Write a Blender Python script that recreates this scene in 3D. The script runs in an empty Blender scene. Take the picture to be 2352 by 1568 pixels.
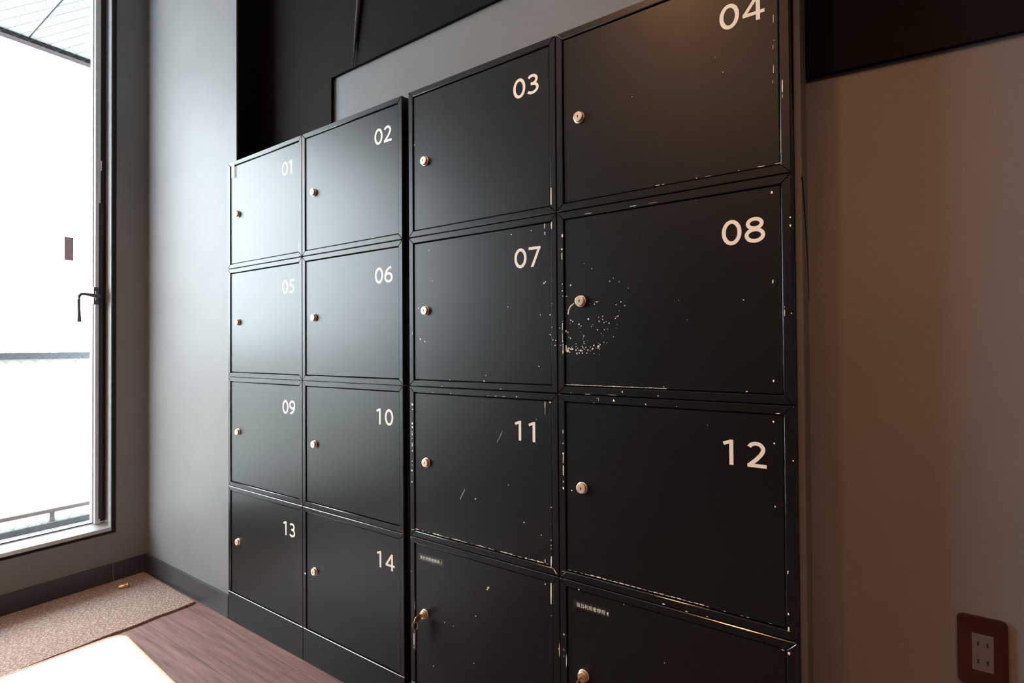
import bpy, bmesh, math, random
from mathutils import Vector, Matrix

# ------------------------------------------------------------------ camera, world, lights, exposure
sc = bpy.context.scene
COL = sc.collection
CAM = Vector((2.0894, -1.0689, 1.0625))
FWD = Vector((-0.56277, 0.82655, 0.01081))
RGT = Vector((0.82652, 0.56282, -0.00669))
cam_data = bpy.data.cameras.new('camera')
cam_data.sensor_width = 36.0
cam_data.lens = 1193.86 / 2352 * 36
cam_data.clip_start = 0.02
cam = bpy.data.objects.new('camera', cam_data)
COL.objects.link(cam)
f_ = FWD.normalized(); r_ = (RGT - f_ * RGT.dot(f_)).normalized(); u_ = r_.cross(f_)
M = Matrix((r_, u_, -f_)).transposed().to_4x4(); M.translation = CAM
cam.matrix_world = M
sc.camera = cam

sc.view_settings.view_transform = 'Standard'
sc.view_settings.look = 'None'
sc.view_settings.exposure = 0.15
sc.view_settings.gamma = 1.0
sc.view_settings.use_curve_mapping = False

world = bpy.data.worlds.new('overcast_sky'); sc.world = world; world.use_nodes = True
bgn = world.node_tree.nodes['Background']
bgn.inputs[0].default_value = (0.86, 0.94, 1.0, 1)
bgn.inputs[1].default_value = SKY = 17.5

def area_light(name, loc, target, size, size_y, power, color, portal=False):
    l = bpy.data.lights.new(name, 'AREA'); l.shape = 'RECTANGLE'; l.size = size; l.size_y = size_y
    l.energy = power; l.color = color
    if portal: l.cycles.is_portal = True
    o = bpy.data.objects.new(name, l); COL.objects.link(o); o.location = loc
    o.rotation_euler = (Vector(target) - Vector(loc)).to_track_quat('-Z', 'Y').to_euler()
    return o
area_light('window_portal', (-0.86, -1.0, 1.5), (1, -1.0, 1.5), 1.8, 2.6, 1, (1, 1, 1), True)

def spot(name, loc, target, power, angle=110, blend=0.8, radius=0.035, color=(1.0, 0.49, 0.23)):
    l = bpy.data.lights.new(name, 'SPOT'); l.energy = power; l.spot_size = math.radians(angle)
    l.spot_blend = blend; l.shadow_soft_size = radius; l.color = color
    o = bpy.data.objects.new(name, l); COL.objects.link(o); o.location = loc
    o.rotation_euler = (Vector(target) - Vector(loc)).to_track_quat('-Z', 'Y').to_euler()
    return o
WARM = (1.0, 0.49, 0.23)
spot('warm_spot', (1.45, -1.05, 2.72), (1.5, -0.1, 0.7), 25, radius=0.05, angle=95)
spot('warm_spot', (2.75, -1.70, 2.72), (2.45, 0.14, 0.35), 58, radius=0.05, angle=62, blend=1.0)
spot('warm_spot', (0.75, -1.7, 2.72), (-0.75, -0.75, 0.45), 46, radius=0.05, angle=75)  # added unseen spot that warms and brightens the window wall
area_light('warm_fill', (1.1, -2.6, 2.90), (1.1, -2.6, 0), 1.2, 0.6, 14, WARM)  # added unseen fill, gives the upper locker doors a warm glow
area_light('warm_fill', (2.6, -2.9, 2.90), (2.6, -2.9, 0), 1.6, 0.6, 15, WARM)  # second added fill, even warm light on lockers and walls

# ------------------------------------------------------------------ materials
def new_mat(name):
    m = bpy.data.materials.new(name); m.use_nodes = True
    nt = m.node_tree; return m, nt, nt.nodes['Principled BSDF']

def mat(name, color, rough=0.5, metal=0.0, spec=0.5, noise=None, bump=None, var=0.0, rough_var=0.0):
    """noise = texture scale for colour variation, bump = (scale, strength, distance)"""
    m, nt, b = new_mat(name)
    b.inputs['Base Color'].default_value = (*color, 1); b.inputs['Roughness'].default_value = rough
    b.inputs['Metallic'].default_value = metal; b.inputs['Specular IOR Level'].default_value = spec
    tc = nt.nodes.new('ShaderNodeTexCoord')
    if noise:
        n = nt.nodes.new('ShaderNodeTexNoise'); n.inputs['Scale'].default_value = noise; n.inputs['Detail'].default_value = 6
        nt.links.new(tc.outputs['Object'], n.inputs['Vector'])
        r = nt.nodes.new('ShaderNodeValToRGB')
        r.color_ramp.elements[0].position = 0.3; r.color_ramp.elements[1].position = 0.7
        r.color_ramp.elements[0].color = (*[c * (1 - var) for c in color], 1)
        r.color_ramp.elements[1].color = (*[min(1, c * (1 + var)) for c in color], 1)
        nt.links.new(n.outputs['Fac'], r.inputs['Fac']); nt.links.new(r.outputs['Color'], b.inputs['Base Color'])
        if rough_var:
            mr = nt.nodes.new('ShaderNodeMapRange'); mr.inputs['To Min'].default_value = rough - rough_var
            mr.inputs['To Max'].default_value = rough + rough_var
            nt.links.new(n.outputs['Fac'], mr.inputs['Value']); nt.links.new(mr.outputs[0], b.inputs['Roughness'])
    if bump:
        n2 = nt.nodes.new('ShaderNodeTexNoise'); n2.inputs['Scale'].default_value = bump[0]; n2.inputs['Detail'].default_value = 3
        nt.links.new(tc.outputs['Object'], n2.inputs['Vector'])
        bp = nt.nodes.new('ShaderNodeBump'); bp.inputs['Strength'].default_value = bump[1]; bp.inputs['Distance'].default_value = bump[2]
        nt.links.new(n2.outputs['Fac'], bp.inputs['Height']); nt.links.new(bp.outputs['Normal'], b.inputs['Normal'])
    return m

M_BLACK = mat('black_locker_paint', (0.0045, 0.0042, 0.0042), 0.37, spec=0.38, noise=2.5, var=0.15, bump=(900, 0.12, 0.0004), rough_var=0.03)
M_EDGE = mat('black_paint_edge', (0.008, 0.0075, 0.0075), 0.16, spec=1.0)
M_CHIP = mat('chipped_paint', (0.95, 0.86, 0.72), 0.6, noise=200, var=0.15)
M_DIGIT = mat('cream_lettering', (0.90, 0.80, 0.70), 0.5)
M_LOCK = mat('nickel_lock', (0.92, 0.74, 0.60), 0.34, metal=0.55)
M_BRASS = mat('brass', (0.85, 0.62, 0.36), 0.28, metal=0.9)
M_DARK = mat('dark_void', (0.006, 0.005, 0.005), 0.8)
M_WALL = mat('grey_wall_paint', (0.195, 0.191, 0.191), 0.50, spec=0.26, noise=3.0, var=0.07, bump=(160, 0.25, 0.001), rough_var=0.05)
M_SOFFIT = mat('matte_black', (0.006, 0.0032, 0.0028), 0.8, spec=0.15, noise=4, var=0.2, bump=(300, 0.2, 0.0005))  # wall panel black, also on its shade-imitating leg and jamb facing
M_BASE = mat('dark_grey_skirting', (0.05, 0.05, 0.053), 0.42, noise=6, var=0.15, bump=(200, 0.1, 0.0005))
M_ALU = mat('grey_window_aluminium', (0.5, 0.5, 0.51), 0.30, metal=0.2, noise=30, var=0.1)
M_RUBBER = mat('black_gasket', (0.015, 0.012, 0.013), 0.55)
M_CEIL = mat('ceiling_paint', (0.45, 0.42, 0.38), 0.8)
M_ROOM = mat('room_wall_paint', (0.09, 0.08, 0.075), 0.7)
M_OUTLET = mat('bronze_plate', (0.10, 0.042, 0.03), 0.28, metal=0.75)
M_SOCKET = mat('grey_plastic', (0.13, 0.115, 0.11), 0.45)
M_CONC = mat('balcony_concrete', (0.085, 0.09, 0.09), 0.85, noise=14, var=0.10, bump=(60, 0.3, 0.002))
M_TAG = mat('black_plastic', (0.012, 0.011, 0.011), 0.3)
M_PAPER = mat('tag_paper', (0.42, 0.38, 0.36), 0.6, noise=400, var=0.5)
M_TAPE = mat('dark_tape', (0.018, 0.016, 0.016), 0.22)
M_CORD = mat('clear_cord', (0.45, 0.33, 0.22), 0.3)
M_STICK = mat('grey_sticker', (0.40, 0.34, 0.38), 0.6)
M_RUGEDGE = mat('tan_piping', (0.80, 0.50, 0.34), 0.8, noise=200, var=0.1)
M_RUG = mat('white_mat_cloth', (0.92, 0.90, 0.87), 0.9, noise=40, var=0.03, bump=(500, 0.4, 0.001))

# planks running along X
def plank_material():
    m, nt, b = new_mat('brown_plank_floor'); N = nt.nodes; L = nt.links
    tc = N.new('ShaderNodeTexCoord')
    br = N.new('ShaderNodeTexBrick'); br.offset = 0.37
    mp = N.new('ShaderNodeMapping'); mp.inputs['Location'].default_value = (0.31, 0.195, 0)
    br.inputs['Scale'].default_value = 1; br.inputs['Brick Width'].default_value = 1.3; br.inputs['Row Height'].default_value = 0.15
    br.inputs['Mortar Size'].default_value = 0.0012; br.inputs['Mortar Smooth'].default_value = 0.2
    br.inputs['Color1'].default_value = (0.23, 0.135, 0.122, 1); br.inputs['Color2'].default_value = (0.17, 0.098, 0.088, 1)
    br.inputs['Mortar'].default_value = (0.10, 0.06, 0.052, 1)
    L.new(tc.outputs['Object'], mp.inputs['Vector']); L.new(mp.outputs[0], br.inputs['Vector'])
    m2 = N.new('ShaderNodeMapping'); m2.inputs['Scale'].default_value = (2.2, 38, 1)
    L.new(tc.outputs['Object'], m2.inputs['Vector'])
    n = N.new('ShaderNodeTexNoise'); n.inputs['Scale'].default_value = 1.6; n.inputs['Detail'].default_value = 8; n.inputs['Roughness'].default_value = 0.65
    L.new(m2.outputs[0], n.inputs['Vector'])
    r = N.new('ShaderNodeValToRGB'); r.color_ramp.elements[0].position = 0.32; r.color_ramp.elements[1].position = 0.72
    r.color_ramp.elements[0].color = (0.55, 0.52, 0.50, 1); r.color_ramp.elements[1].color = (1.55, 1.45, 1.4, 1)
    L.new(n.outputs['Fac'], r.inputs['Fac'])
    mx = N.new('ShaderNodeMix'); mx.data_type = 'RGBA'; mx.blend_type = 'MULTIPLY'; mx.inputs[0].default_value = 1
    L.new(br.outputs['Color'], mx.inputs[6]); L.new(r.outputs['Color'], mx.inputs[7]); L.new(mx.outputs[2], b.inputs['Base Color'])
    mr = N.new('ShaderNodeMapRange'); mr.inputs['To Min'].default_value = 0.42; mr.inputs['To Max'].default_value = 0.6
    L.new(n.outputs['Fac'], mr.inputs['Value']); L.new(mr.outputs[0], b.inputs['Roughness'])
    bp = N.new('ShaderNodeBump'); bp.inputs['Strength'].default_value = 0.25; bp.inputs['Distance'].default_value = 0.001
    ad = N.new('ShaderNodeMath'); ad.operation = 'SUBTRACT'; L.new(n.outputs['Fac'], ad.inputs[0]); L.new(br.outputs['Fac'], ad.inputs[1])
    L.new(ad.outputs[0], bp.inputs['Height']); L.new(bp.outputs['Normal'], b.inputs['Normal'])
    return m
M_FLOOR = plank_material()

def coir_material():
    m, nt, b = new_mat('brown_woven_mat'); N = nt.nodes; L = nt.links
    b.inputs['Roughness'].default_value = 0.9; b.inputs['Specular IOR Level'].default_value = 0.2
    tc = N.new('ShaderNodeTexCoord'); mp = N.new('ShaderNodeMapping'); mp.inputs['Scale'].default_value = (46, 30, 40)
    mp.inputs['Rotation'].default_value = (0, 0, 0.5)
    L.new(tc.outputs['Object'], mp.inputs['Vector'])
    v = N.new('ShaderNodeTexVoronoi'); v.feature = 'SMOOTH_F1'; L.new(mp.outputs[0], v.inputs['Vector'])
    n = N.new('ShaderNodeTexNoise'); n.inputs['Scale'].default_value = 3; n.inputs['Detail'].default_value = 6; L.new(mp.outputs[0], n.inputs['Vector'])
    ad = N.new('ShaderNodeMath'); ad.operation = 'ADD'; L.new(v.outputs['Distance'], ad.inputs[0]); L.new(n.outputs['Fac'], ad.inputs[1])
    r = N.new('ShaderNodeValToRGB'); r.color_ramp.elements[0].position = 0.45; r.color_ramp.elements[1].position = 1.25
    r.color_ramp.elements[0].color = (0.62, 0.50, 0.43, 1); r.color_ramp.elements[1].color = (0.26, 0.18, 0.14, 1)
    L.new(ad.outputs[0], r.inputs['Fac']); L.new(r.outputs['Color'], b.inputs['Base Color'])
    bp = N.new('ShaderNodeBump'); bp.invert = True; bp.inputs['Strength'].default_value = 0.8; bp.inputs['Distance'].default_value = 0.004
    L.new(ad.outputs[0], bp.inputs['Height']); L.new(bp.outputs['Normal'], b.inputs['Normal'])
    return m
M_COIR = coir_material()

def wired_glass():
    """clear pane with a diamond mesh of thin wire cast in it"""
    m, nt, b = new_mat('wired_window_glass'); N = nt.nodes; L = nt.links
    b.inputs['Base Color'].default_value = (0.30, 0.30, 0.30, 1); b.inputs['Roughness'].default_value = 0.4
    tc = N.new('ShaderNodeTexCoord'); sp = N.new('ShaderNodeSeparateXYZ'); L.new(tc.outputs['Object'], sp.inputs[0])
    masks = []
    for sgn in (1, -1):
        k = N.new('ShaderNodeMath'); k.operation = 'MULTIPLY_ADD'; L.new(sp.outputs['Z'], k.inputs[0]); k.inputs[1].default_value = 1.16 * sgn; L.new(sp.outputs['Y'], k.inputs[2])
        s = N.new('ShaderNodeMath'); s.operation = 'MULTIPLY'; L.new(k.outputs[0], s.inputs[0]); s.inputs[1].default_value = 1 / 0.046
        fr = N.new('ShaderNodeMath'); fr.operation = 'FRACT'; L.new(s.outputs[0], fr.inputs[0])
        lt = N.new('ShaderNodeMath'); lt.operation = 'LESS_THAN'; L.new(fr.outputs[0], lt.inputs[0]); lt.inputs[1].default_value = 0.018
        masks.append(lt)
    mxx = N.new('ShaderNodeMath'); mxx.operation = 'MAXIMUM'; L.new(masks[0].outputs[0], mxx.inputs[0]); L.new(masks[1].outputs[0], mxx.inputs[1])
    tr = N.new('ShaderNodeBsdfTransparent'); tr.inputs[0].default_value = (0.96, 0.98, 0.98, 1)
    gl = N.new('ShaderNodeBsdfGlossy'); gl.inputs['Roughness'].default_value = 0.02
    m1 = N.new('ShaderNodeMixShader'); m1.inputs[0].default_value = 0.04; L.new(tr.outputs[0], m1.inputs[1]); L.new(gl.outputs[0], m1.inputs[2])
    m2 = N.new('ShaderNodeMixShader'); L.new(mxx.outputs[0], m2.inputs[0]); L.new(m1.outputs[0], m2.inputs[1]); L.new(b.outputs[0], m2.inputs[2])
    L.new(m2.outputs[0], N['Material Output'].inputs['Surface'])
    return m
M_PANE = wired_glass()

def clear_tape():
    m, nt, b = new_mat('clear_tape'); N = nt.nodes; L = nt.links
    b.inputs['Base Color'].default_value = (0.3, 0.34, 0.36, 1); b.inputs['Roughness'].default_value = 0.25
    tr = N.new('ShaderNodeBsdfTransparent'); m1 = N.new('ShaderNodeMixShader'); m1.inputs[0].default_value = 0.35
    L.new(tr.outputs[0], m1.inputs[1]); L.new(b.outputs[0], m1.inputs[2]); L.new(m1.outputs[0], N['Material Output'].inputs['Surface'])
    return m
M_CLEAR = clear_tape()

def frosted():
    m, nt, b = new_mat('milky_balustrade_sheet'); N = nt.nodes; L = nt.links
    d = N.new('ShaderNodeBsdfDiffuse'); d.inputs[0].default_value = (0.85, 0.85, 0.82, 1)
    t = N.new('ShaderNodeBsdfTranslucent'); t.inputs[0].default_value = (0.9, 0.9, 0.87, 1)
    mx = N.new('ShaderNodeMixShader'); mx.inputs[0].default_value = 0.55; L.new(d.outputs[0], mx.inputs[1]); L.new(t.outputs[0], mx.inputs[2])
    L.new(mx.outputs[0], N['Material Output'].inputs['Surface'])
    return m
M_MILK = frosted()

# ------------------------------------------------------------------ mesh helpers
def add_box(bm, x0, x1, y0, y1, z0, z1, mi=0, bev=0.0, seg=2, edge=None):
    b2 = bmesh.new()
    vs = [b2.verts.new((x, y, z)) for x in (x0, x1) for y in (y0, y1) for z in (z0, z1)]
    for f in ((0, 1, 3, 2), (4, 6, 7, 5), (0, 4, 5, 1), (2, 3, 7, 6), (0, 2, 6, 4), (1, 5, 7, 3)):
        b2.faces.new([vs[i] for i in f])
    if bev: bmesh.ops.bevel(b2, geom=b2.edges[:], offset=bev, segments=seg, profile=0.5, affect='EDGES')
    merge(bm, b2, mi, edge=edge)

def merge(bm, b2, mi=0, mtx=None, edge=None):
    bmesh.ops.recalc_face_normals(b2, faces=b2.faces[:]); b2.normal_update()
    for f in b2.faces:
        f.material_index = mi
        if edge is not None and f.normal.y < -0.05 and f.normal.y > -0.99: f.material_index = edge
    if mtx: b2.transform(mtx)
    tmp = bpy.data.meshes.new('tmp'); b2.to_mesh(tmp); b2.free(); bm.from_mesh(tmp); bpy.data.meshes.remove(tmp)

def add_prism_xz(bm, pts, y0, y1, mi=0, bev=0.0, seg=2, edge=None):
    """polygon in x-z extruded from y0 to y1"""
    b2 = bmesh.new()
    a = [b2.verts.new((x, y0, z)) for x, z in pts]; c = [b2.verts.new((x, y1, z)) for x, z in pts]
    b2.faces.new(a); b2.faces.new(c[::-1]); n = len(pts)
    for i in range(n): b2.faces.new((a[i], c[i], c[(i + 1) % n], a[(i + 1) % n]))
    if bev: bmesh.ops.bevel(b2, geom=b2.edges[:], offset=bev, segments=seg, profile=0.5, affect='EDGES')
    merge(bm, b2, mi, edge=edge)

def add_prism_xy(bm, pts, z0, z1, mi=0, bev=0.0, seg=2):
    b2 = bmesh.new()
    a = [b2.verts.new((x, y, z0)) for x, y in pts]; c = [b2.verts.new((x, y, z1)) for x, y in pts]
    b2.faces.new(a); b2.faces.new(c[::-1]); n = len(pts)
    for i in range(n): b2.faces.new((a[i], c[i], c[(i + 1) % n], a[(i + 1) % n]))
    if bev: bmesh.ops.bevel(b2, geom=[e for e in b2.edges if abs(e.verts[0].co.z - e.verts[1].co.z) < 1e-6 and e.verts[0].co.z > (z0 + z1) / 2], offset=bev, segments=seg, profile=0.5, affect='EDGES')
    merge(bm, b2, mi)

def add_lathe(bm, prof, mi=0, n=32, mtx=None):
    """prof = (radius, height) along +Z, closed at both ends"""
    b2 = bmesh.new(); rings = []
    for r, h in prof:
        rings.append([b2.verts.new((r * math.cos(2 * math.pi * i / n), r * math.sin(2 * math.pi * i / n), h)) for i in range(n)])
    for a, c in zip(rings, rings[1:]):
        for i in range(n): b2.faces.new((a[i], a[(i + 1) % n], c[(i + 1) % n], c[i]))
    b2.faces.new(rings[0][::-1]); b2.faces.new(rings[-1])
    merge(bm, b2, mi, mtx)

def add_tube(bm, pts, r, mi=0, n=10, closed=False):
    b2 = bmesh.new(); pts = [Vector(p) for p in pts]; k = len(pts); rings = []
    rad = r if isinstance(r, (list, tuple)) else [r] * k
    up = Vector((0.13, 0.21, 0.97)).normalized()
    for i, p in enumerate(pts):
        if closed: t = pts[(i + 1) % k] - pts[i - 1]
        else: t = pts[min(i + 1, k - 1)] - pts[max(i - 1, 0)]
        t.normalize(); s = t.cross(up)
        if s.length < 0.05: s = t.cross(Vector((1, 0, 0)))
        s.normalize(); w = s.cross(t)
        rings.append([b2.verts.new(p + s * rad[i] * math.cos(2 * math.pi * j / n) + w * rad[i] * math.sin(2 * math.pi * j / n)) for j in range(n)])
    m = k if closed else k - 1
    for i in range(m):
        a, c = rings[i], rings[(i + 1) % k]
        for j in range(n): b2.faces.new((a[j], a[(j + 1) % n], c[(j + 1) % n], c[j]))
    if not closed: b2.faces.new(rings[0][::-1]); b2.faces.new(rings[-1])
    merge(bm, b2, mi)

def obj(name, bm, mats, parent=None, smooth=True, ang=20, **props):
    me = bpy.data.meshes.new(name); bm.to_mesh(me); bm.free()
    for m in (mats if isinstance(mats, (list, tuple)) else [mats]): me.materials.append(m)
    if smooth:
        for p in me.polygons: p.use_smooth = True
        me.set_sharp_from_angle(angle=math.radians(ang))
    o = bpy.data.objects.new(name, me); COL.objects.link(o)
    if parent: o.parent = parent
    for k, v in props.items(): o[k] = v
    return o

def empty(name, loc, label, category, group=None):
    o = bpy.data.objects.new(name, None); COL.objects.link(o); o.location = loc; o.empty_display_size = 0.05
    o['label'] = label; o['category'] = category
    if group: o['group'] = group
    return o

def struct(name, bm, mats, label, category='structure', parent=None, smooth=False):
    return obj(name, bm, mats, parent, smooth, label=label, category=category, kind='structure')

# ------------------------------------------------------------------ room shell
XW = -0.77           # inner face of the window wall
YB = 0.14            # wall above and beside the lockers
YG = 0.010           # grey wall left of the lockers
CEIL = 2.95
bm = bmesh.new(); add_box(bm, -0.92, 5.0, -4.5, 0.6, -0.1, 0.0)
struct('floor', bm, M_FLOOR, 'brown wood plank floor in front of the lockers', 'floor')
bm = bmesh.new(); add_box(bm, -0.92, 5.0, -4.5, 0.6, CEIL, CEIL + 0.1)
struct('ceiling', bm, M_CEIL, 'ceiling of the room', 'ceiling')
# back wall: grey part left of the lockers, recess above them, wall right of them
bm = bmesh.new()
add_prism_xz(bm, [(-0.92, 0), (-0.003, 0), (-0.003, 1.802), (0.046, 1.802), (0.046, CEIL), (-0.92, CEIL)], YG, 0.6)
add_box(bm, 0.046, 2.0, YB, 0.6, 1.803, CEIL)
add_box(bm, 1.9825, 1.9945, 0.030, 0.6, 0.0, 1.9, bev=0.0025)
add_box(bm, 1.9945, 5.0, YB, 0.6, 0.0, CEIL)
# thin dark line running down the return beside the lockers
dark_line = [(1.9948, 0.030, 1.375), (1.9948, 0.046, 1.345), (1.9948, 0.072, 1.310), (1.9948, 0.098, 1.272), (1.9948, 0.122, 1.228), (1.9948, 0.136, 1.19), (1.9946, 0.1385, 1.15)]
add_tube(bm, dark_line, [0.0018, 0.002, 0.0017, 0.0014, 0.0012, 0.001, 0.0006], 1, 8)
struct('wall_back', bm, [M_WALL, M_DARK], 'grey painted wall around and above the lockers', 'wall')
# window wall with opening y -0.133..-1.88, z .242..2.75
WY0, WY1, WZ0, WZ1 = -0.112, -1.90, 0.2235, 2.80
bm = bmesh.new()
add_box(bm, XW - 0.15, XW, WY0, YG, 0, CEIL)
add_box(bm, XW - 0.15, XW, WY1, WY0, 0, WZ0)
add_box(bm, XW - 0.15, XW, WY1, WY0, WZ1, CEIL)
add_box(bm, XW - 0.15, XW, -4.5, WY1, 0, CEIL)
struct('wall_left', bm, M_WALL, 'dark painted wall around the bright window', 'wall')
bm = bmesh.new(); add_box(bm, 5.0, 5.1, -4.5, 0.6, -0.1, CEIL + 0.1); struct('wall_right', bm, M_ROOM, 'far right wall of the room', 'wall')
bm = bmesh.new(); add_box(bm, -0.92, 5.1, -4.6, -4.5, -0.1, CEIL + 0.1); struct('wall_front', bm, M_ROOM, 'wall behind the viewer', 'wall')
RODA, RODB, RODC = (0.609, 0.122, 2.052), (0.6175, 0.122, 2.10), (0.645, 0.121, 2.278)
# black panel high on the wall above the lockers; its left leg imitates shade
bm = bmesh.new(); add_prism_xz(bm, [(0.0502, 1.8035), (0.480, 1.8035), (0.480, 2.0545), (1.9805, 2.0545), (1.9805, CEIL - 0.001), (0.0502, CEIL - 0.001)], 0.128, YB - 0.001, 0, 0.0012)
add_box(bm, 0.0465, 0.0500, 0.014, YB - 0.001, 1.8035, CEIL - 0.001)  # black facing added so the jamb reads as unlit
tr = struct('trim_1', bm, M_SOFFIT, 'matte black panel above the lockers, its left leg and jamb facing imitating shade', 'wall panel', smooth=True)
bm = bmesh.new()
add_tube(bm, [RODA, RODB], [0.0016, 0.002], 0, 10)
add_tube(bm, [RODB, tuple(Vector(RODB) * 0.75 + Vector(RODC) * 0.25), RODC, tuple(Vector(RODC) * 4.6 - Vector(RODB) * 3.6)], [0.003, 0.0055, 0.0085, 0.0085], 0, 20)
obj('rod', bm, M_BASE, tr)
# matte black band across the upper part of the right-hand wall, its lower edge a little out of level
bm = bmesh.new(); add_prism_xz(bm, [(1.9955, 1.598), (2.6, 1.575), (4.98, 1.49), (4.98, CEIL - 0.001), (1.9955, CEIL - 0.001)], 0.129, YB - 0.001, 0, 0.004, 3)
struct('trim_2', bm, M_SOFFIT, 'black band on the upper part of the right-hand wall', 'wall panel', smooth=True)

def skirting(bm, a, b_, nrm, h=0.0885, t=0.009):
    (x0, y0), (x1, y1) = a, b_
    X0, X1 = sorted((x0, x1 + nrm[0] * t if x0 == x1 else x1)); Y0, Y1 = sorted((y0, y1 + nrm[1] * t if y0 == y1 else y1))
    if x0 == x1: X0, X1 = sorted((x0, x0 + nrm[0] * t))
    else: Y0, Y1 = sorted((y0, y0 + nrm[1] * t))
    add_box(bm, X0, X1, Y0, Y1, 0.0005, h, bev=0.0022)
bm = bmesh.new(); skirting(bm, (XW + 0.009, YG), (-0.004, YG), (0, -1)); struct('baseboard_back', bm, M_BASE, 'dark grey skirting below the grey wall left of the lockers', 'baseboard', smooth=True)
bm = bmesh.new(); skirting(bm, (XW, -4.49), (XW, YG), (1, 0)); struct('baseboard_left', bm, M_BASE, 'dark grey skirting below the window', 'baseboard', smooth=True)

bm = bmesh.new(); skirting(bm, (1.9955, YB), (4.98, YB), (0, -1)); struct('baseboard_right', bm, M_BASE, 'dark grey skirting along the wall right of the lockers', 'baseboard', smooth=True)

# ------------------------------------------------------------------ window
win = bpy.data.objects.new('window_1', None); COL.objects.link(win); win.location = (XW, -1.0, 0.24)
win['label'] = 'tall dark framed window looking onto the balcony'; win['category'] = 'window'; win['kind'] = 'structure'
def wpart(name, bm, mats, parent=win, **k):
    o = obj(name, bm, mats, None, **k); o.parent = parent
    off = Vector(win.location) if parent is win else Vector((0, 0, 0))
    if parent is win: o.data.transform(Matrix.Translation(-off))
    else: o.data.transform(Matrix.Translation(-Vector(win.location)))
    return o
def ring(bm, y0, y1, z0, z1, w, x0, x1, bev=0.001, wb=None, mi=0):
    """rectangular ring in the y-z plane; y0 > y1"""
    wb = wb or w
    add_box(bm, x0, x1, y0 - w, y0, z0 + wb, z1 - w, bev=bev, mi=mi); add_box(bm, x0, x1, y1, y1 + w, z0 + wb, z1 - w, bev=bev, mi=mi)
    add_box(bm, x0, x1, y1, y0, z0, z0 + wb, bev=bev, mi=mi); add_box(bm, x0, x1, y1, y0, z1 - w, z1, bev=bev, mi=mi)
bm = bmesh.new(); ring(bm, WY0 - 0.0005, WY1 + 0.0005, WZ0 + 0.0005, WZ1 - 0.0005, 0.020, XW - 0.115, XW - 0.012, bev=0.0, wb=0.014)
wpart('shadow_gap', bm, M_RUBBER, smooth=False, label='black recessed gap around the frame')
FY0, FY1, FZ0, FZ1 = WY0 - 0.0207, WY1 + 0.0207, WZ0 + 0.0147, WZ1 - 0.0207
bm = bmesh.new()
XF, XBK = XW + 0.004, XW - 0.058
add_box(bm, XBK, XF, FY0 - 0.004, FY0, FZ0, FZ1, bev=0.0008); add_box(bm, XBK, XF, FY1, FY1 + 0.004, FZ0, FZ1, bev=0.0008)
add_box(bm, XBK, XF, FY1 + 0.0042, FY0 - 0.0042, FZ1 - 0.004, FZ1, bev=0.0008)
b2 = bmesh.new()      # sill member, its top sloping towards the room
sec = [(XF, FZ0), (XF, FZ0 + 0.016), (XBK, FZ0 + 0.034), (XBK, FZ0)]
va = [b2.verts.new((x, FY1 + 0.0042, z)) for x, z in sec]; vb = [b2.verts.new((x, FY0 - 0.0042, z)) for x, z in sec]
b2.faces.new(va); b2.faces.new(vb[::-1])
for k in range(4): b2.faces.new((va[k], vb[k], vb[(k + 1) % 4], va[(k + 1) % 4]))
merge(bm, b2)
wpart('window_frame', bm, M_ALU)
bm = bmesh.new(); ring(bm, FY0 - 0.0005, FY1 + 0.0005, FZ0 + 0.036, FZ1 - 0.0045, 0.040, XW - 0.114, XW - 0.0582, bev=0.0, wb=0.004)
wpart('gasket', bm, M_RUBBER, smooth=False, label='black gasket between frame and sash')
SY0, SY1, SZ0, SZ1 = FY0 - 0.030, FY1 + 0.030, FZ0 + 0.0345, FZ1 - 0.030
bm = bmesh.new()
for ya, yb in ((SY0 - 0.020, SY0), (SY1, SY1 + 0.020)):
    add_box(bm, XW - 0.085, XW - 0.036, ya, yb, SZ0, SZ1, bev=0.0012)
add_box(bm, XW - 0.085, XW - 0.036, SY1 + 0.0202, SY0 - 0.0202, SZ1 - 0.020, SZ1, bev=0.0012)
add_box(bm, XW - 0.085, XW - 0.060, SY1 + 0.0202, SY0 - 0.0202, SZ0, SZ0 + 0.006, bev=0.0008)
for ya, yb in ((SY0 - 0.0245, SY0 - 0.0202), (SY1 + 0.0202, SY1 + 0.0245)):      # glazing beads
    add_box(bm, XW - 0.084, XW - 0.056, ya, yb, SZ0 + 0.006, SZ1 - 0.02, bev=0.0008)
sash = wpart('sash', bm, M_ALU)
bm = bmesh.new(); add_box(bm, XW - 0.045, XW - 0.035, SY0 - 0.007, SY0 + 0.008, SZ0 + 0.02, 1.735, bev=0.0015)
wpart('stile_strip', bm, M_RUBBER, sash, label='dark upright strip on the stile')
bm = bmesh.new(); add_box(bm, XW - 0.036, XW - 0.030, SY0 - 0.002, SY0 + 0.003, 1.885, 1.93, bev=0.002)
wpart('latch_stud', bm, M_ALU, sash, label='small bright stud on the stile')
bm = bmesh.new(); add_box(bm, XW - 0.078, XW - 0.074, SY1 + 0.0205, SY0 - 0.0205, SZ0 + 0.004, SZ1 - 0.0205)
pane = wpart('pane', bm, M_PANE, smooth=False)
bm = bmesh.new(); add_box(bm, XW - 0.0738, XW - 0.0725, -0.283, -0.251, 1.462, 1.566, bev=0.0006)
add_box(bm, XW - 0.0726, XW - 0.0718, -0.279, -0.255, 1.474, 1.558, bev=0.0003)
wpart('sticker', bm, M_STICK, pane, label='small grey rectangular sticker on the glass')
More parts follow.
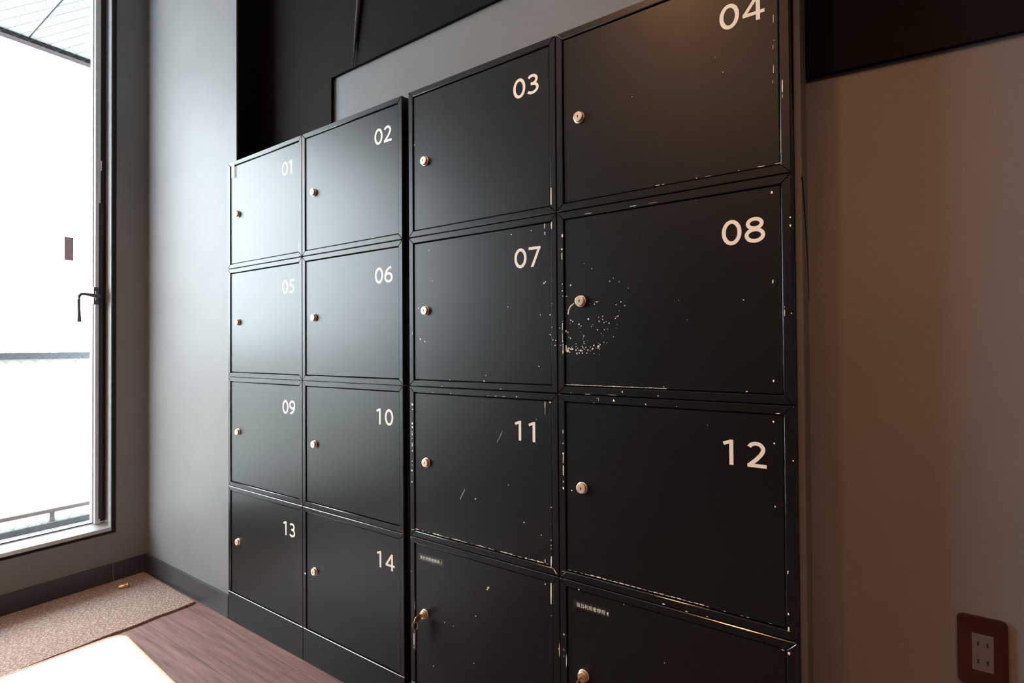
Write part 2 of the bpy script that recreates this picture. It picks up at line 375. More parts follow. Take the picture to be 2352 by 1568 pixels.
# lever handle
bm = bmesh.new()
hx = XW - 0.036
add_box(bm, hx - 0.0005, hx + 0.012, -0.192, -0.172, 1.268, 1.348, bev=0.003)
add_lathe(bm, [(0.010, 0), (0.012, 0.003), (0.0115, 0.016), (0.008, 0.024), (0.007, 0.030)], 0, 24, Matrix.Translation((hx + 0.011, -0.182, 1.306)) @ Matrix.Rotation(math.pi / 2, 4, 'Y'))
add_box(bm, hx + 0.010, hx + 0.020, -0.187, -0.181, 1.285, 1.330, bev=0.002)
add_tube(bm, [(hx + 0.032, -0.186, 1.306), (hx + 0.036, -0.205, 1.307), (hx + 0.038, -0.232, 1.311), (hx + 0.038, -0.244, 1.310), (hx + 0.038, -0.251, 1.302), (hx + 0.038, -0.2535, 1.285), (hx + 0.038, -0.253, 1.245), (hx + 0.038, -0.252, 1.215), (hx + 0.038, -0.252, 1.186)], [0.0095, 0.0075, 0.0062, 0.0062, 0.0062, 0.0058, 0.0055, 0.0065, 0.0085], 0, 20)
wpart('handle', bm, mat('glare_grey_handle_metal', (0.10, 0.085, 0.095), 0.4, metal=0.3), sash, label='dark lever handle hanging down')  # dark handle, its colour lightened to imitate window glare

# ------------------------------------------------------------------ balcony outside
bm = bmesh.new(); add_box(bm, -2.02, -0.93, -4.0, 1.2, -0.15, -0.006); add_box(bm, -2.06, -1.96, -4.0, 1.2, -0.0059, 0.030, bev=0.004)
struct('balcony_floor', bm, mat('dark_balcony_concrete', (0.045, 0.047, 0.047), 0.85, noise=14, var=0.2, bump=(60, 0.3, 0.002)), 'grey concrete floor of the balcony outside', 'floor')
bm = bmesh.new()
for y0, y1 in ((-4.0, -1.17), (-1.165, -0.142), (-0.137, 1.2)): add_box(bm, -2.0, -0.93, y0, y1, 2.92, 3.10, bev=0.004)
add_box(bm, -2.06, -2.001, -4.0, 1.2, 2.895, 3.12, mi=1)
struct('balcony_ceiling', bm, [M_CONC, M_SOFFIT], 'pale concrete slab over the balcony with joint lines', 'ceiling')
rl = empty('balcony_railing', (-2.0, -1.0, 0), 'milky panel railing with dark top rail at the balcony edge', 'railing')
def rpart(name, bm, m, **k):
    o = obj(name, bm, m, None, **k); o.parent = rl; o.data.transform(Matrix.Translation((2.0, 1.0, 0))); return o
bm = bmesh.new(); add_box(bm, -2.03, -1.97, -4.0, 1.2, 1.012, 1.050, bev=0.003); rpart('top_rail', bm, mat('grey_rail', (0.05, 0.05, 0.055), 0.5))
bm = bmesh.new(); add_box(bm, -2.015, -1.985, -4.0, 1.2, 0.985, 1.0115, bev=0.002); rpart('sub_rail', bm, mat('pale_rail', (0.3, 0.3, 0.28), 0.6))
bm = bmesh.new(); add_box(bm, -2.004, -1.996, -4.0, 1.2, 0.106, 0.9845); rpart('panel', bm, M_MILK, smooth=False, label='milky translucent balustrade sheet')
bm = bmesh.new(); add_box(bm, -2.018, -1.982, -4.0, 1.2, 0.083, 0.1055, bev=0.002); rpart('bottom_rail', bm, mat('taupe_rail', (0.09, 0.07, 0.06), 0.6))
for y in (-3.2, -2.2, -1.2, -0.03, 0.9):
    bm = bmesh.new(); add_box(bm, -2.012, -1.988, y - 0.012, y + 0.012, 0.0302, 0.0825, bev=0.001); rpart('post', bm, bpy.data.materials['taupe_rail'])

# ------------------------------------------------------------------ lockers
XS = [(0.0, 0.4904), (0.4904, 0.9789), (1.0035, 1.4907), (1.4907, 1.9809)]
ZS = [(1.3783, 1.8), (0.9529, 1.3783), (0.5247, 0.9529), (0.0, 0.5247)]
LOCK_Z = [0.2102, 0.2136, 0.2162, 0.3163]     # height of the lock above the unit's underside
KICK = 0.112
FW = 0.0165      # width of the front frame bars
REC = 0.0035     # how far the door sits behind the frame
CHIPS = {
 0:[(469,42,8.2,26.8),(470,19,5.5,5.9),(455,397,2.8,9.2)],
 1:[(472,22,3.5,8.1),(472,24,2.4,8.3),(359,16,4.3,1.7),(139,15,9.9,1.2),(104,15,20.3,0.9),(83,13,30.8,0.9)],
 2:[(470,41,4,40.6),(21,266,3.6,2.6)],
 3:[(241,17,10,2.3),(253,17,4.7,1.7),(400,17,4,1.3),(439,17,14.3,2.1),(469,17,13.8,1.8),(477,161,2.7,23.1),(477,143,1.1,7.7),(463,293,1.2,15.5),(462,240,1.2,7.8),(464,252,1.2,1.6),(462,199,1.2,15.5),(461,175,1.2,6.5),(373,220,1.5,2),(359,254,1,1.3),(187,223,1.6,1.8),(343,17,13.2,1.1),(321,17,1.9,2.3)],
 6:[(481,113,2.7,2.8),(475,126,2.7,2.8),(483,125,2.7,2.8),(466,186,3.6,3.8),(467,156,2.4,4.7),(465,139,2.4,2.5),(469,212,1.5,1.6),(125,3,5.1,1.9),(323,4,6,2.1),(151,17,4,1.9),(267,18,4.1,3.2),(267,22,2.7,2.6),(453,399,3.1,12),(471,397,4.2,16.5),(453,383,3.5,3.6),(453,379,2.7,2.8),(356,391,3.4,3.3),(415,393,2.4,2.4),(450,262,3.9,4),(454,265,3.1,3.2),(344,211,2.5,2.5),(439,187,2.7,2.8),(467,156,3.4,3.9),(466,185,2.7,2.8),(466,138,2.7,2.8),(41,134,4.9,4.2),(59,127,3.7,3.3),(267,23,3.6,3.6),(268,16,5.4,2.9),(274,38,2.7,2.6),(434,63,2.7,2.8),(76,382,3.2,2.8),(19,150,2.2,7.9),(35,222,3.8,3.3),(88,295,2.1,1.9),(452,400,2.2,10.9)],
 7:[(457,395,3.3,5.2),(319,407,1.9,2.3),(457,228,3.2,7.2),(456,44,2.7,4.5),(492,343,2.8,2.6),(492,328,2.8,3.8),(492,168,1.5,2.9),(406,197,2,1.8),(15,369,3.8,6.8),(16,337,3.8,4.5),(17,321,3,16.9),(188,411,15.9,2.1),(82,411,20,1.5),(231,411,20.7,1),(319,406,2.2,2.7),(410,17,4,2.4),(474,169,1.8,11.8),(473,180,1.3,3),(160,11,3.3,3.8),(239,6,2.4,2.8),(137,3,22.7,1.1),(77,2,16.1,1.1),(35,3,5,1.5),(88,286,2,2.2),(70,299,1.6,1.8),(140,260,1.9,2.1),(132,254,1.9,2.1),(154,251,2.2,2.5),(174,236,1.8,2.1),(250,25,1.7,2),(299,163,1.3,1.6),(283,203,1.3,1.6),(34,252,4,4.3),(16,256,2.6,2.8),(16,240,3.8,2.6),(15,228,2.9,1.8),(23,227,7,2.1),(100,210,7.6,2.5),(94,205,2.7,3),(131,254,2.1,2.4),(154,251,2.6,2.9),(174,236,2.3,2.6),(157,207,2.3,2.6),(146,201,2.1,2.3),(166,198,2.3,2.6),(153,188,1.3,1.5),(114,177,2.4,2.7),(104,175,1.6,1.8),(114,170,2.4,2.7),(150,176,2.6,2.9),(146,175,1.8,2),(144,171,2.3,2.6),(105,166,2.7,3),(117,163,2.1,2.4),(122,165,1.6,1.8),(129,161,2.6,2.9),(79,172,3.6,3.9),(34,171,2.6,2.8),(39,168,2.9,3.1),(32,163,1.7,1.9),(55,161,3.1,3.4),(60,157,2.5,2.7),(55,153,1.7,1.8),(90,159,1.6,1.8),(86,155,1.9,2.1),(101,147,2.7,3),(118,147,2.1,2.4),(125,148,1.9,2.1),(110,139,1.6,1.8),(148,158,1.3,1.5),(146,150,1,1.2),(26,143,2.6,2.8),(33,129,2.9,3.1),(29,132,2,2.2),(67,134,2.5,2.7),(64,138,1.1,1.2),(60,143,1.1,1.2),(66,131,1.4,1.5),(65,127,1.4,1.5),(67,121,2,2.1),(68,117,3.1,1.8),(76,124,1.4,1.5),(115,134,1.6,1.8),(139,131,2.1,2.3),(116,119,1.9,2.1),(123,118,1.6,1.8),(47,116,2.3,2.4),(47,110,2,2.1),(36,108,2,2.2),(63,110,2.8,3),(65,107,2.2,2.4),(72,108,2.5,2.7),(68,104,2.2,2.4),(51,106,2,2.1),(92,112,2.7,3),(103,117,3.2,1),(107,114,2.7,3),(103,110,4.9,5.4),(102,106,2.4,2.7),(106,104,1.9,2.1),(97,106,1.4,1.5),(89,105,3,3.3),(87,103,1.9,2.1),(83,109,2.2,2.4),(77,102,3,3.3),(83,100,1.9,2.1),(74,95,3.9,2),(63,100,2.5,2.7),(63,95,2.8,3.5),(59,101,5.1,4.6),(54,101,4.2,1.8),(47,102,3.4,3.6),(49,94,3.4,4.6),(55,95,2.3,3.6),(92,94,1.9,2.1),(105,91,1.3,1.5),(21,107,5.8,12.9),(24,101,8.7,7.7),(28,106,5.8,3.3),(34,104,4.3,3.3),(38,104,3.7,3.1),(30,97,3.8,2.6),(15,110,2.3,7.8),(15,98,3.2,5.7),(15,104,2.3,5.2),(15,115,3.2,2.3),(15,122,1.8,1.8),(20,155,2.3,14.2),(21,146,3.5,5.2),(20,131,1.5,23.3),(19,94,1.5,5.2),(14,163,2.9,3.1),(6,154,1.8,1.9),(8,113,2.1,2.2),(16,169,1.5,1.6),(83,207,1.1,1.2),(41,209,3.2,2.6),(40,208,3.2,2.6),(39,207,3.2,2.6),(37,206,3.2,2.6),(36,205,3.2,2.6),(34,204,3.2,2.6),(33,202,3.2,2.6),(32,201,3.2,2.6),(31,199,3.2,2.6),(30,197,3.2,2.6),(29,196,3.2,2.6),(28,194,3.2,2.6),(28,192,3.2,2.6),(28,190,3.2,2.6),(27,188,3.2,2.6),(27,186,3.2,2.6),(25,16,14.3,1.5),(37,17,14.2,1.9),(49,17,14,2.6),(61,17,13.9,2.2),(72,17,13.7,1.5),(84,17,13.6,1.8),(95,17,13.4,2.5),(106,18,13.3,2.2),(117,18,13.1,1.4),(128,18,13,1.8),(139,18,12.8,2.5),(150,18,12.7,2.1),(160,18,12.6,1.4),(171,18,12.4,1.7),(181,19,12.3,2.4),(192,19,12.2,2.1),(202,19,12.1,1.4),(212,19,11.9,1.7),(222,19,11.8,2.4),(232,19,11.7,2),(242,19,11.6,1.3),(251,20,11.5,1.7)],
 10:[(12,376,6.6,7.9),(13,362,4.4,3.2),(11,322,5,6.3),(11,311,5.5,5.5),(11,299,3.3,2.9),(11,291,4.4,7.1),(11,279,2.8,2.4),(11,261,4.4,11.1),(11,244,5.5,4),(10,214,4.4,3.2),(10,203,3.3,2.9),(9,187,6.1,4.4),(9,155,6.1,4.8),(464,33,4.2,26.2),(450,402,3.1,16.5),(450,384,1.2,16.5),(447,27,3.1,8.6),(464,411,5.3,3.3),(388,108,3.6,3.7),(437,87,3.1,3.2),(237,142,4.2,4.3),(307,414,7.8,1.8),(332,414,12.8,1.4),(283,414,4.5,1.4),(157,414,5.9,1.9),(371,415,3.3,3.3),(92,414,4.7,1.9),(465,158,3,3.1),(464,118,1.9,2),(464,80,2.3,2.4),(464,68,2.7,2.7),(464,60,2.3,2.4),(425,363,2,2),(342,193,2.5,2.5),(201,160,1.2,5.9),(199,157,1.2,5.9),(197,153,1.2,5.9),(195,150,1.2,5.9),(193,147,1.2,5.9),(191,144,1.2,5.9),(189,140,1.2,5.9),(187,137,1.2,5.9),(185,134,1.2,5.9),(324,325,0.9,5.9),(322,321,0.9,5.9),(320,317,0.9,6),(318,314,0.9,6),(316,310,0.9,6),(314,306,0.9,6),(311,302,0.9,6),(309,299,0.9,6),(12,20,14.3,2.4),(24,20,18.6,4.3),(48,19,8.6,2.3),(71,19,8.4,1.5),(94,19,17.6,4.2),(105,19,8.2,4.2),(116,19,17.3,2.3),(127,19,17.1,1.5),(138,19,17,1.5),(160,19,12.8,2.2),(171,19,16.6,4.1),(181,19,12.5,4.1),(192,19,12.4,1.5),(202,19,12.3,2.2),(223,19,7.5,1.5),(243,19,15.6,1.4),(253,19,15.5,3.9),(263,19,15.3,2.1),(282,19,11.5,2.1),(292,19,11.4,1.4),(321,18,11.2,3.8),(330,18,14.5,3.8),(339,18,11,2.1),(348,18,10.9,3.8),(358,18,10.8,1.4),(376,18,13.9,1.4),(393,18,6.5,3.7),(402,18,6.4,2),(411,18,13.5,3.7),(420,18,6.3,2),(428,18,6.3,3.7),(437,18,13.2,3.6),(453,18,6.1,2),(464,118,1.9,2),(464,158,2.2,2.3)],
 11:[(101,422,6.3,1.1),(104,420,1.2,7.2),(140,419,4.5,5.1),(212,415,2.5,2.9),(463,412,8,2.1),(92,412,2,2.2),(277,414,1.3,1.6),(13,340,2.6,9.1),(13,313,2.1,4.6),(13,289,4.2,5.5),(13,276,3.1,18.3),(13,250,3.6,22.8),(13,209,4.2,5.5),(13,224,2.1,4.6),(33,206,3.1,3.3),(455,396,3.6,3.6),(456,356,3,2.9),(456,239,2.3,3.3),(472,48,2.6,4.3),(474,124,2.6,6.4),(489,328,2.8,2.8),(246,4,5.4,2.8),(293,2,6.3,2),(333,3,4.5,1.9),(472,21,3.8,8.6),(337,380,1.5,1.9),(11,16,9.3,1.4),(26,16,9.2,1.4),(41,16,9.1,1.3),(56,16,9,1.3),(70,16,13.7,1.8),(84,16,13.6,4),(98,16,13.4,3.9),(112,16,13.2,3),(126,16,13,1.7),(139,16,12.9,3),(153,16,12.7,3.8),(166,16,12.5,3),(179,16,12.4,2.9),(192,16,12.2,2.9),(204,16,12,1.7),(217,16,11.9,1.6),(229,16,11.7,2.9),(241,16,11.6,3.7),(253,16,11.5,1.6),(265,16,11.3,3.6),(277,16,11.2,3.6),(288,16,11,1.6),(300,16,10.9,1.6),(311,17,10.8,2.7),(322,17,10.6,3.5),(333,17,6.8,1.5),(365,17,6.5,1.1),(397,17,6.3,1.1),(407,17,6.2,1.1),(446,17,5.9,1.1),(474,17,5.8,1.1)],
 12:[(118,13,4.1,2.6),(223,33,3.9,2.5),(456,32,3.3,2.4)],
 13:[(17,298,7.3,5.3),(2,12,8.2,5.9),(95,71,4.6,4.7),(88,54,3.9,4.7),(101,9,3.8,2.8),(147,12,3,2.2),(29,80,3.2,2.3)],
 14:[(485,357,2.6,2.7),(463,483,4.4,50.6),(276,445,6.7,4.7),(273,440,4.5,4.2),(279,447,5.2,3),(236,361,3.5,3.6),(127,313,3.4,3),(158,313,2.5,2.2),(228,236,3.1,2.9),(86,181,3.5,3.1),(447,497,2.9,3.9),(463,427,1.9,2),(484,356,1.9,1.9),(4,425,2.8,2.4)],
 15:[(120,472,3.7,4.1),(466,508,5.2,2.2),(471,502,3.8,5),(11,395,3.1,4.1),(11,360,3.1,5.5),(11,345,3.1,4.5),(246,406,2.1,2.4),(51,509,3,3.2),(158,508,2.3,2.5),(12,395,2.8,4),(11,360,2.8,4.8),(11,345,2.8,4)],
}
PLACES = [
 'top left corner of the bank, next to the grey wall', 'top row, second from the left, beside the gap', 'top row, just right of the dark gap', 'top right corner of the bank',
 'second row, far left', 'second row, left of the dark gap', 'second row, right of the dark gap', 'second row, chips under its lock',
 'third row, far left', 'third row, left of the dark gap', 'third row, right of the dark gap', 'third row at the right end with a worn bottom edge',
 'bottom row, far left', 'bottom row, left of the dark gap']
DIGITS = ['01', '02', '03', '04', '05', '06', '07', '08', '09', '10', '11', '12', '13', '14']

def arc(cx, cy, rx, ry, a0, a1, n=28):
    return [(cx + rx * math.cos(math.radians(a0 + (a1 - a0) * k / n)), cy + ry * math.sin(math.radians(a0 + (a1 - a0) * k / n))) for k in range(n + 1)]
SIX = ([(4.3, 15.0), (4.6, 22), (7.2, 30), (12.6, 37.6), (20, 42.6), (29.5, 44.8)], 7.2)
GLYPH = {   # strokes (centre line, width) or ('poly', outline), in millimetres, 48 tall
 '0': [(arc(17.75, 24, 14.1, 20.5, 90, -270, 48), 7.3)],
 '1': [('poly', [(11.6, 0), (19, 0), (19, 48), (13.4, 48), (0, 42.6), (2.0, 36.6), (11.6, 40.4)])],
 '2': [(arc(15.6, 33.6, 12.3, 10.9, 158, -25, 24) + [(23.5, 23.5), (16.5, 15.2), (5.2, 4.8)], 7.2), ([(0.8, 3.4), (33.5, 3.4)], 6.8)],
 '3': [(arc(14.6, 34.9, 12.0, 9.7, 148, -90, 26) + [(10.5, 25.2)], 6.9), ([(10.5, 25.2)] + arc(14.2, 14.35, 15.0, 10.85, 90, -143, 28), 7.0)],
 '4': [('poly', [(24.2, 0), (31.4, 0), (31.4, 48), (24.2, 48)]), ([(1.2, 14.4), (39, 14.4)], 6.4), ([(3.0, 14.0), (27.2, 46.0)], 6.2)],
 '5': [([(6.6, 44.6), (30.5, 44.6)], 6.8), ('poly', [(6.6, 48), (13.2, 46), (11.6, 27), (4.6, 24.6)]), ([(7.8, 26.6)] + arc(13.2, 15.5, 14.0, 12.1, 100, -136, 28), 7.1)],
 '6': [(arc(17.9, 15.4, 13.9, 11.9, 180, -180, 40), 7.1), SIX],
 '7': [([(1.0, 44.6), (34.5, 44.6)], 6.8), ('poly', [(27.0, 43.5), (34.5, 45.0), (14.6, 0), (6.8, 0)])],
 '8': [(arc(18, 35.9, 11.9, 8.7, 90, -270, 36), 6.8), (arc(18, 14.1, 14.2, 10.6, 90, -270, 40), 7.0)]}
def flip(st): return ('poly', [(35.4 - x, 48 - y) for x, y in st[1]]) if st[0] == 'poly' else ([(35.4 - x, 48 - y) for x, y in st[0]], st[1])
GLYPH['9'] = [flip(st) for st in GLYPH['6']]

def digit_mesh(ch, x, z, y, parent):
    """one digit of flat vinyl lettering, lower left corner at (x, z), front at y"""
    bm = bmesh.new(); k = 0.001 * 1.015; t = 0.00015
    for si, st in enumerate(GLYPH[ch]):
        yy = y - 0.00006 * si
        if st[0] == 'poly':
            add_prism_xz(bm, [(x + px * k, z + pz * k) for px, pz in st[1]], yy, yy + t)
        else:
            pts, w = st; n = len(pts); L_, R_ = [], []
            closed = (Vector(pts[0]) - Vector(pts[-1])).length < 0.01
            for i in range(n):
                if closed: a = Vector(pts[(i + 1) % (n - 1)]) - Vector(pts[(i - 1) % (n - 1)])
                else: a = Vector(pts[min(i + 1, n - 1)]) - Vector(pts[max(i - 1, 0)])
                a.normalize(); nn_ = Vector((-a.y, a.x)) * w / 2; c = Vector(pts[i])
                L_.append(c + nn_); R_.append(c - nn_)
            for i in range(n - 1):
                q = [L_[i], L_[i + 1], R_[i + 1], R_[i]]
                bm.faces.new([bm.verts.new((x + v.x * k, yy, z + v.y * k)) for v in q])
    bmesh.ops.remove_doubles(bm, verts=bm.verts[:], dist=1e-6)
    bmesh.ops.recalc_face_normals(bm, faces=bm.faces[:])
    return obj('digit', bm, M_DIGIT, parent, smooth=False)

def text_mesh(s, height, extrude, offset, track=1.0):
    cu = bpy.data.curves.new('t', 'FONT'); cu.body = s; cu.size = 1.0; cu.resolution_u = 8
    cu.space_character = track
    o = bpy.data.objects.new('t', cu); COL.objects.link(o)
    bpy.context.view_layer.update()
    dg = bpy.context.evaluated_depsgraph_get()
    me = bpy.data.meshes.new_from_object(o.evaluated_get(dg))
    ys = [v.co.y for v in me.vertices]; xs = [v.co.x for v in me.vertices]
    k = height / (max(ys) - min(ys)); bpy.data.meshes.remove(me)
    cu.size = k; cu.offset = offset; cu.extrude = extrude
    bpy.context.view_layer.update(); dg = bpy.context.evaluated_depsgraph_get()
    me = bpy.data.meshes.new_from_object(o.evaluated_get(dg))
    bpy.data.objects.remove(o); bpy.data.curves.remove(cu)
    xs = [v.co.x for v in me.vertices]; ys = [v.co.y for v in me.vertices]
    return me, min(xs), max(xs), min(ys), max(ys)

def put_text(me, name, m, parent, x, z, y, dx, dz, sx=1.0):
    """stand the lettering upright on the door, facing -Y; (x,z) is where its (dx,dz) corner goes"""
    me.transform(Matrix.Translation((-dx, -dz, 0)))
    me.transform(Matrix.Scale(sx, 4, (1, 0, 0)))
    me.transform(Matrix.Rotation(math.pi / 2, 4, 'X'))
    me.transform(Matrix.Translation((x, y, z)))
    me.materials.clear(); me.materials.append(m)
    o = bpy.data.objects.new(name, me); me.name = name; COL.objects.link(o); o.parent = parent
    return o

def chip(bm, x, z, w, h, y, rnd):
    n = 7; a0 = rnd.random() * 6.28
    pts = []
    for i in range(n):
        a = -(a0 + 2 * math.pi * i / n); k = 0.75 + 0.45 * rnd.random()
        if max(w, h) / min(w, h) > 4: k = 0.9 + 0.2 * rnd.random()
        pts.append((x + w * 0.55 * k * math.cos(a), z + h * 0.55 * k * math.sin(a)))
    if w / h > 2.2 or h / w > 2.2:
        u = lambda: 0.5 * (0.72 + 0.4 * rnd.random())
        if w > h: h *= 0.62
        else: w *= 0.7
        pts = [(x - w * 0.52, z + h * (u() - 0.4)), (x - w * 0.25, z + h * u()), (x + w * 0.2, z + h * u()), (x + w * 0.52, z + h * (u() - 0.35)), (x + w * 0.3, z - h * u()), (x - w * 0.28, z - h * u())] if w > h else [(x + w * u(), z + h * 0.5), (x + w * u(), z), (x + w * (u() - .2), z - h * 0.5), (x - w * u(), z - h * 0.48), (x - w * u(), z + h * 0.1), (x - w * (u() - .2), z + h * 0.5)]
    b2 = bmesh.new(); b2.faces.new([b2.verts.new((px, y - 0.0003, pz)) for px, pz in pts])
    for f in b2.faces: f.material_index = 1
    tmp = bpy.data.meshes.new('tmp'); b2.normal_update(); b2.to_mesh(tmp); b2.free(); bm.from_mesh(tmp); bpy.data.meshes.remove(tmp)

def make_lock(parent, x, z, yf):
    """round cam lock standing out of the door"""
    bm = bmesh.new()
    T = Matrix.Translation((x, yf, z)) @ Matrix.Rotation(math.pi / 2, 4, 'X')     # +Z -> -Y
    add_lathe(bm, [(0.0132, 0), (0.0134, 0.0012), (0.0132, 0.0022), (0.0118, 0.0030), (0.0116, 0.0084), (0.0112, 0.0092), (0.0104, 0.0097), (0.0088, 0.0098), (0.0085, 0.0093), (0.0080, 0.0093), (0.0077, 0.0098), (0.001, 0.0099)], 0, 40, T)
    add_box(bm, x - 0.0010, x + 0.0010, yf - 0.01015, yf - 0.0098, z - 0.0032, z + 0.0032, 1, 0.0)
    add_lathe(bm, [(0.0017, 0.0097), (0.0017, 0.0102)], 1, 12, Matrix.Translation((x, yf, z + 0.0008)) @ Matrix.Rotation(math.pi / 2, 4, 'X'))
    o = obj('lock', bm, [M_LOCK, M_DARK], parent, label='round nickel lock with keyhole')
    return o

def make_locker(i):
    r, c = divmod(i, 4)
    x0, x1 = XS[c]; z0, z1 = ZS[r]; W = x1 - x0; H = z1 - z0
    g = 0.0004
    if i == 14: label = 'black locker with small tape lettering ending in 1, key and black tag in its lock'
    elif i == 15: label = 'black locker with small tape lettering ending in 2, at the bottom right'
    else:
        n = [0, 1, 2, 3, 4, 5, 6, 7, 8, 9, 10, 11, 12, 13].index(i)
        label = 'black metal locker numbered %s, %s' % (DIGITS[n], PLACES[n])
    root = empty('locker', (x0, 0, z0), label, 'locker', 'numbered black lockers in a four by four bank')
    rnd = random.Random(100 + i)
    low = KICK if r == 3 else 0.0
    # body
    bm = bmesh.new(); D = 0.44; t = 0.004
    add_box(bm, g, t, 0.0165, D, g, H - g); add_box(bm, W - t, W - g, 0.0165, D, g, H - g)
    add_box(bm, t, W - t, 0.0165, D, g, t); add_box(bm, t, W - t, 0.0165, D, H - t, H - g); add_box(bm, t, W - t, D - t, D, t, H - t)
    obj('body', bm, M_BLACK, root, smooth=False)
    # mitred front frame
    bm = bmesh.new(); e = 0.0006; bv = 0.0013
    a, b = g + e, W - g - e; p, q = low + g + e, H - g - e
    if r == 3: p = low - 0.004
    A, B, P, Q = a + FW, b - FW, p + FW, q - FW
    if r == 3: P = low
    m_ = 0.00012
    add_prism_xz(bm, [(a + m_, q), (b - m_, q), (B - m_, Q), (A + m_, Q)], 0, 0.016, bev=bv, seg=1, edge=2)
    lowz = p if r < 3 else 0.001
    if r < 3:
        add_prism_xz(bm, [(a + m_, p), (A + m_, P), (B - m_, P), (b - m_, p)], 0, 0.016, bev=bv, seg=1, edge=2)
        add_prism_xz(bm, [(a, p + m_), (a, q - m_), (A, Q - m_), (A, P + m_)], 0, 0.016, bev=bv, seg=1, edge=2)
        add_prism_xz(bm, [(b, p + m_), (B, P + m_), (B, Q - m_), (b, q - m_)], 0, 0.016, bev=bv, seg=1, edge=2)
    else:
        add_prism_xz(bm, [(a, low), (a, q - m_), (A, Q - m_), (A, low)], 0, 0.016, bev=bv, seg=1, edge=2)
        add_prism_xz(bm, [(b, low), (B, low), (B, Q - m_), (b, q - m_)], 0, 0.016, bev=bv, seg=1, edge=2)
    gap = 0.0018
    dx0, dx1, dz0, dz1 = A + gap, B - gap, P + gap, Q - gap
    fr_chips = bm
    dbm = bmesh.new(); add_box(dbm, dx0, dx1, REC, REC + 0.0118, dz0, dz1, bev=0.0014, seg=1, edge=2)
    for (cx, cz, cw, ch) in CHIPS.get(i, []):
        cx, cz, cw, ch = cx / 1000, cz / 1000, cw / 1000, ch / 1000
        ondoor = dx0 + 0.001 < cx < dx1 - 0.001 and dz0 - 0.004 < cz < dz1 + 0.003
        if ondoor:
            if cz - ch / 2 < dz0 + 0.0008: cz = dz0 + 0.0016 + ch * 0.31
            if cz + ch / 2 > dz1 - 0.0008: cz = dz1 - 0.0012 - ch / 2
            chip(dbm, cx, cz, cw, ch, REC, rnd)
        elif cz > low:
            cx = min(max(cx, a + 0.002), b - 0.002)
            if dx0 - 0.004 < cx <= dx0 + 0.001: cx = A - 0.0036
            if dx1 - 0.001 <= cx < dx1 + 0.004: cx = B + 0.0036
            if cz > Q: cz = min(cz, q - 0.002)
            chip(fr_chips, cx, cz, cw, ch, 0.0, rnd)
    obj('frame', bm, [M_BLACK, M_CHIP, M_EDGE], root)
    if r == 3:
        kb = bmesh.new(); add_box(kb, a, b, 0.0004, 0.016, 0.0006, low - 0.0006, bev=0.0013, seg=1, edge=2)
        for _ in range(5): chip(kb, 0.03 + rnd.random() * 0.43, 0.01 + rnd.random() * 0.09, 0.0012, 0.0014, 0.0004, rnd)
        obj('kick_plate', kb, [M_BLACK, M_CHIP, M_EDGE], root)
    # lining that closes the gap round the door
    lb = bmesh.new(); add_box(lb, t, W - t, 0.0172, 0.0185, max(t, low * 0.5), H - t); obj('lining', lb, M_DARK, root, smooth=False)
    door = obj('door', dbm, [M_BLACK, M_CHIP, M_EDGE], root)
    # hinge knuckles on the right edge
    for hz in (dz0 + 0.045, dz1 - 0.045):
        hb = bmesh.new(); add_tube(hb, [(B - 0.0002, REC + 0.0035, hz - 0.022), (B - 0.0002, REC + 0.0035, hz + 0.022)], 0.0016, 0, 10)
        obj('hinge', hb, M_BRASS if (i in (3, 11, 14) and hz < dz0 + 0.1) or i in (10, 14) else M_BLACK, door)
    lx = (0.0718, 0.0650, 0.0635, 0.0602)[c] + (-0.0085 if i == 14 else 0)
    make_lock(door, lx, LOCK_Z[r], REC)
    # lettering
    if i < 14:
        s = DIGITS[i]; base = H - 0.0725 - 0.0485
        digit_mesh(s[0], W - (0.1225 if s[0] == '0' else 0.125 if s == '11' or s == '12' else 0.119), base, REC - 0.0002, door)
        digit_mesh(s[1], W - (0.0845 if s == '11' else 0.0815), base, REC - 0.0002, door)
    else:
        k = i - 13
        pb = bmesh.new(); add_box(pb, 0.030 + (0.005 if k == 2 else 0), 0.124, REC - 0.0002, REC - 0.00005, ZS[3][1] - 0.0615, ZS[3][1] - 0.0425)
        plate = obj('label_tape', pb, M_TAPE, door, smooth=False, label='small dark tape with pale characters')
        me, mnx, mxx, mny, mxy = text_mesh('当日利用者様用 %d' % k, 0.0098, 0.0001, 0.00012, 1.05)
        sx = 0.079 / (mxx - mnx)
        put_text(me, 'lettering', mat('pale_lettering', (0.62, 0.62, 0.48), 0.6) if k == 1 else bpy.data.materials['pale_lettering'], door, 0.0378 + (0.0055 if k == 2 else 0), H - 0.0575, REC - 0.0004, mnx, mny, sx)
    return root
lockers = [make_locker(i) for i in range(16)]

# strip of clear tape over the upper left corner of locker 01
bm = bmesh.new(); add_box(bm, 0.030, 0.052, -0.0012, -0.0009, 1.737, 1.797, bev=0.0)
obj('tape_strip', bm, M_CLEAR, None, smooth=False, label='short strip of clear tape over the top left corner of locker 01', category='tape')

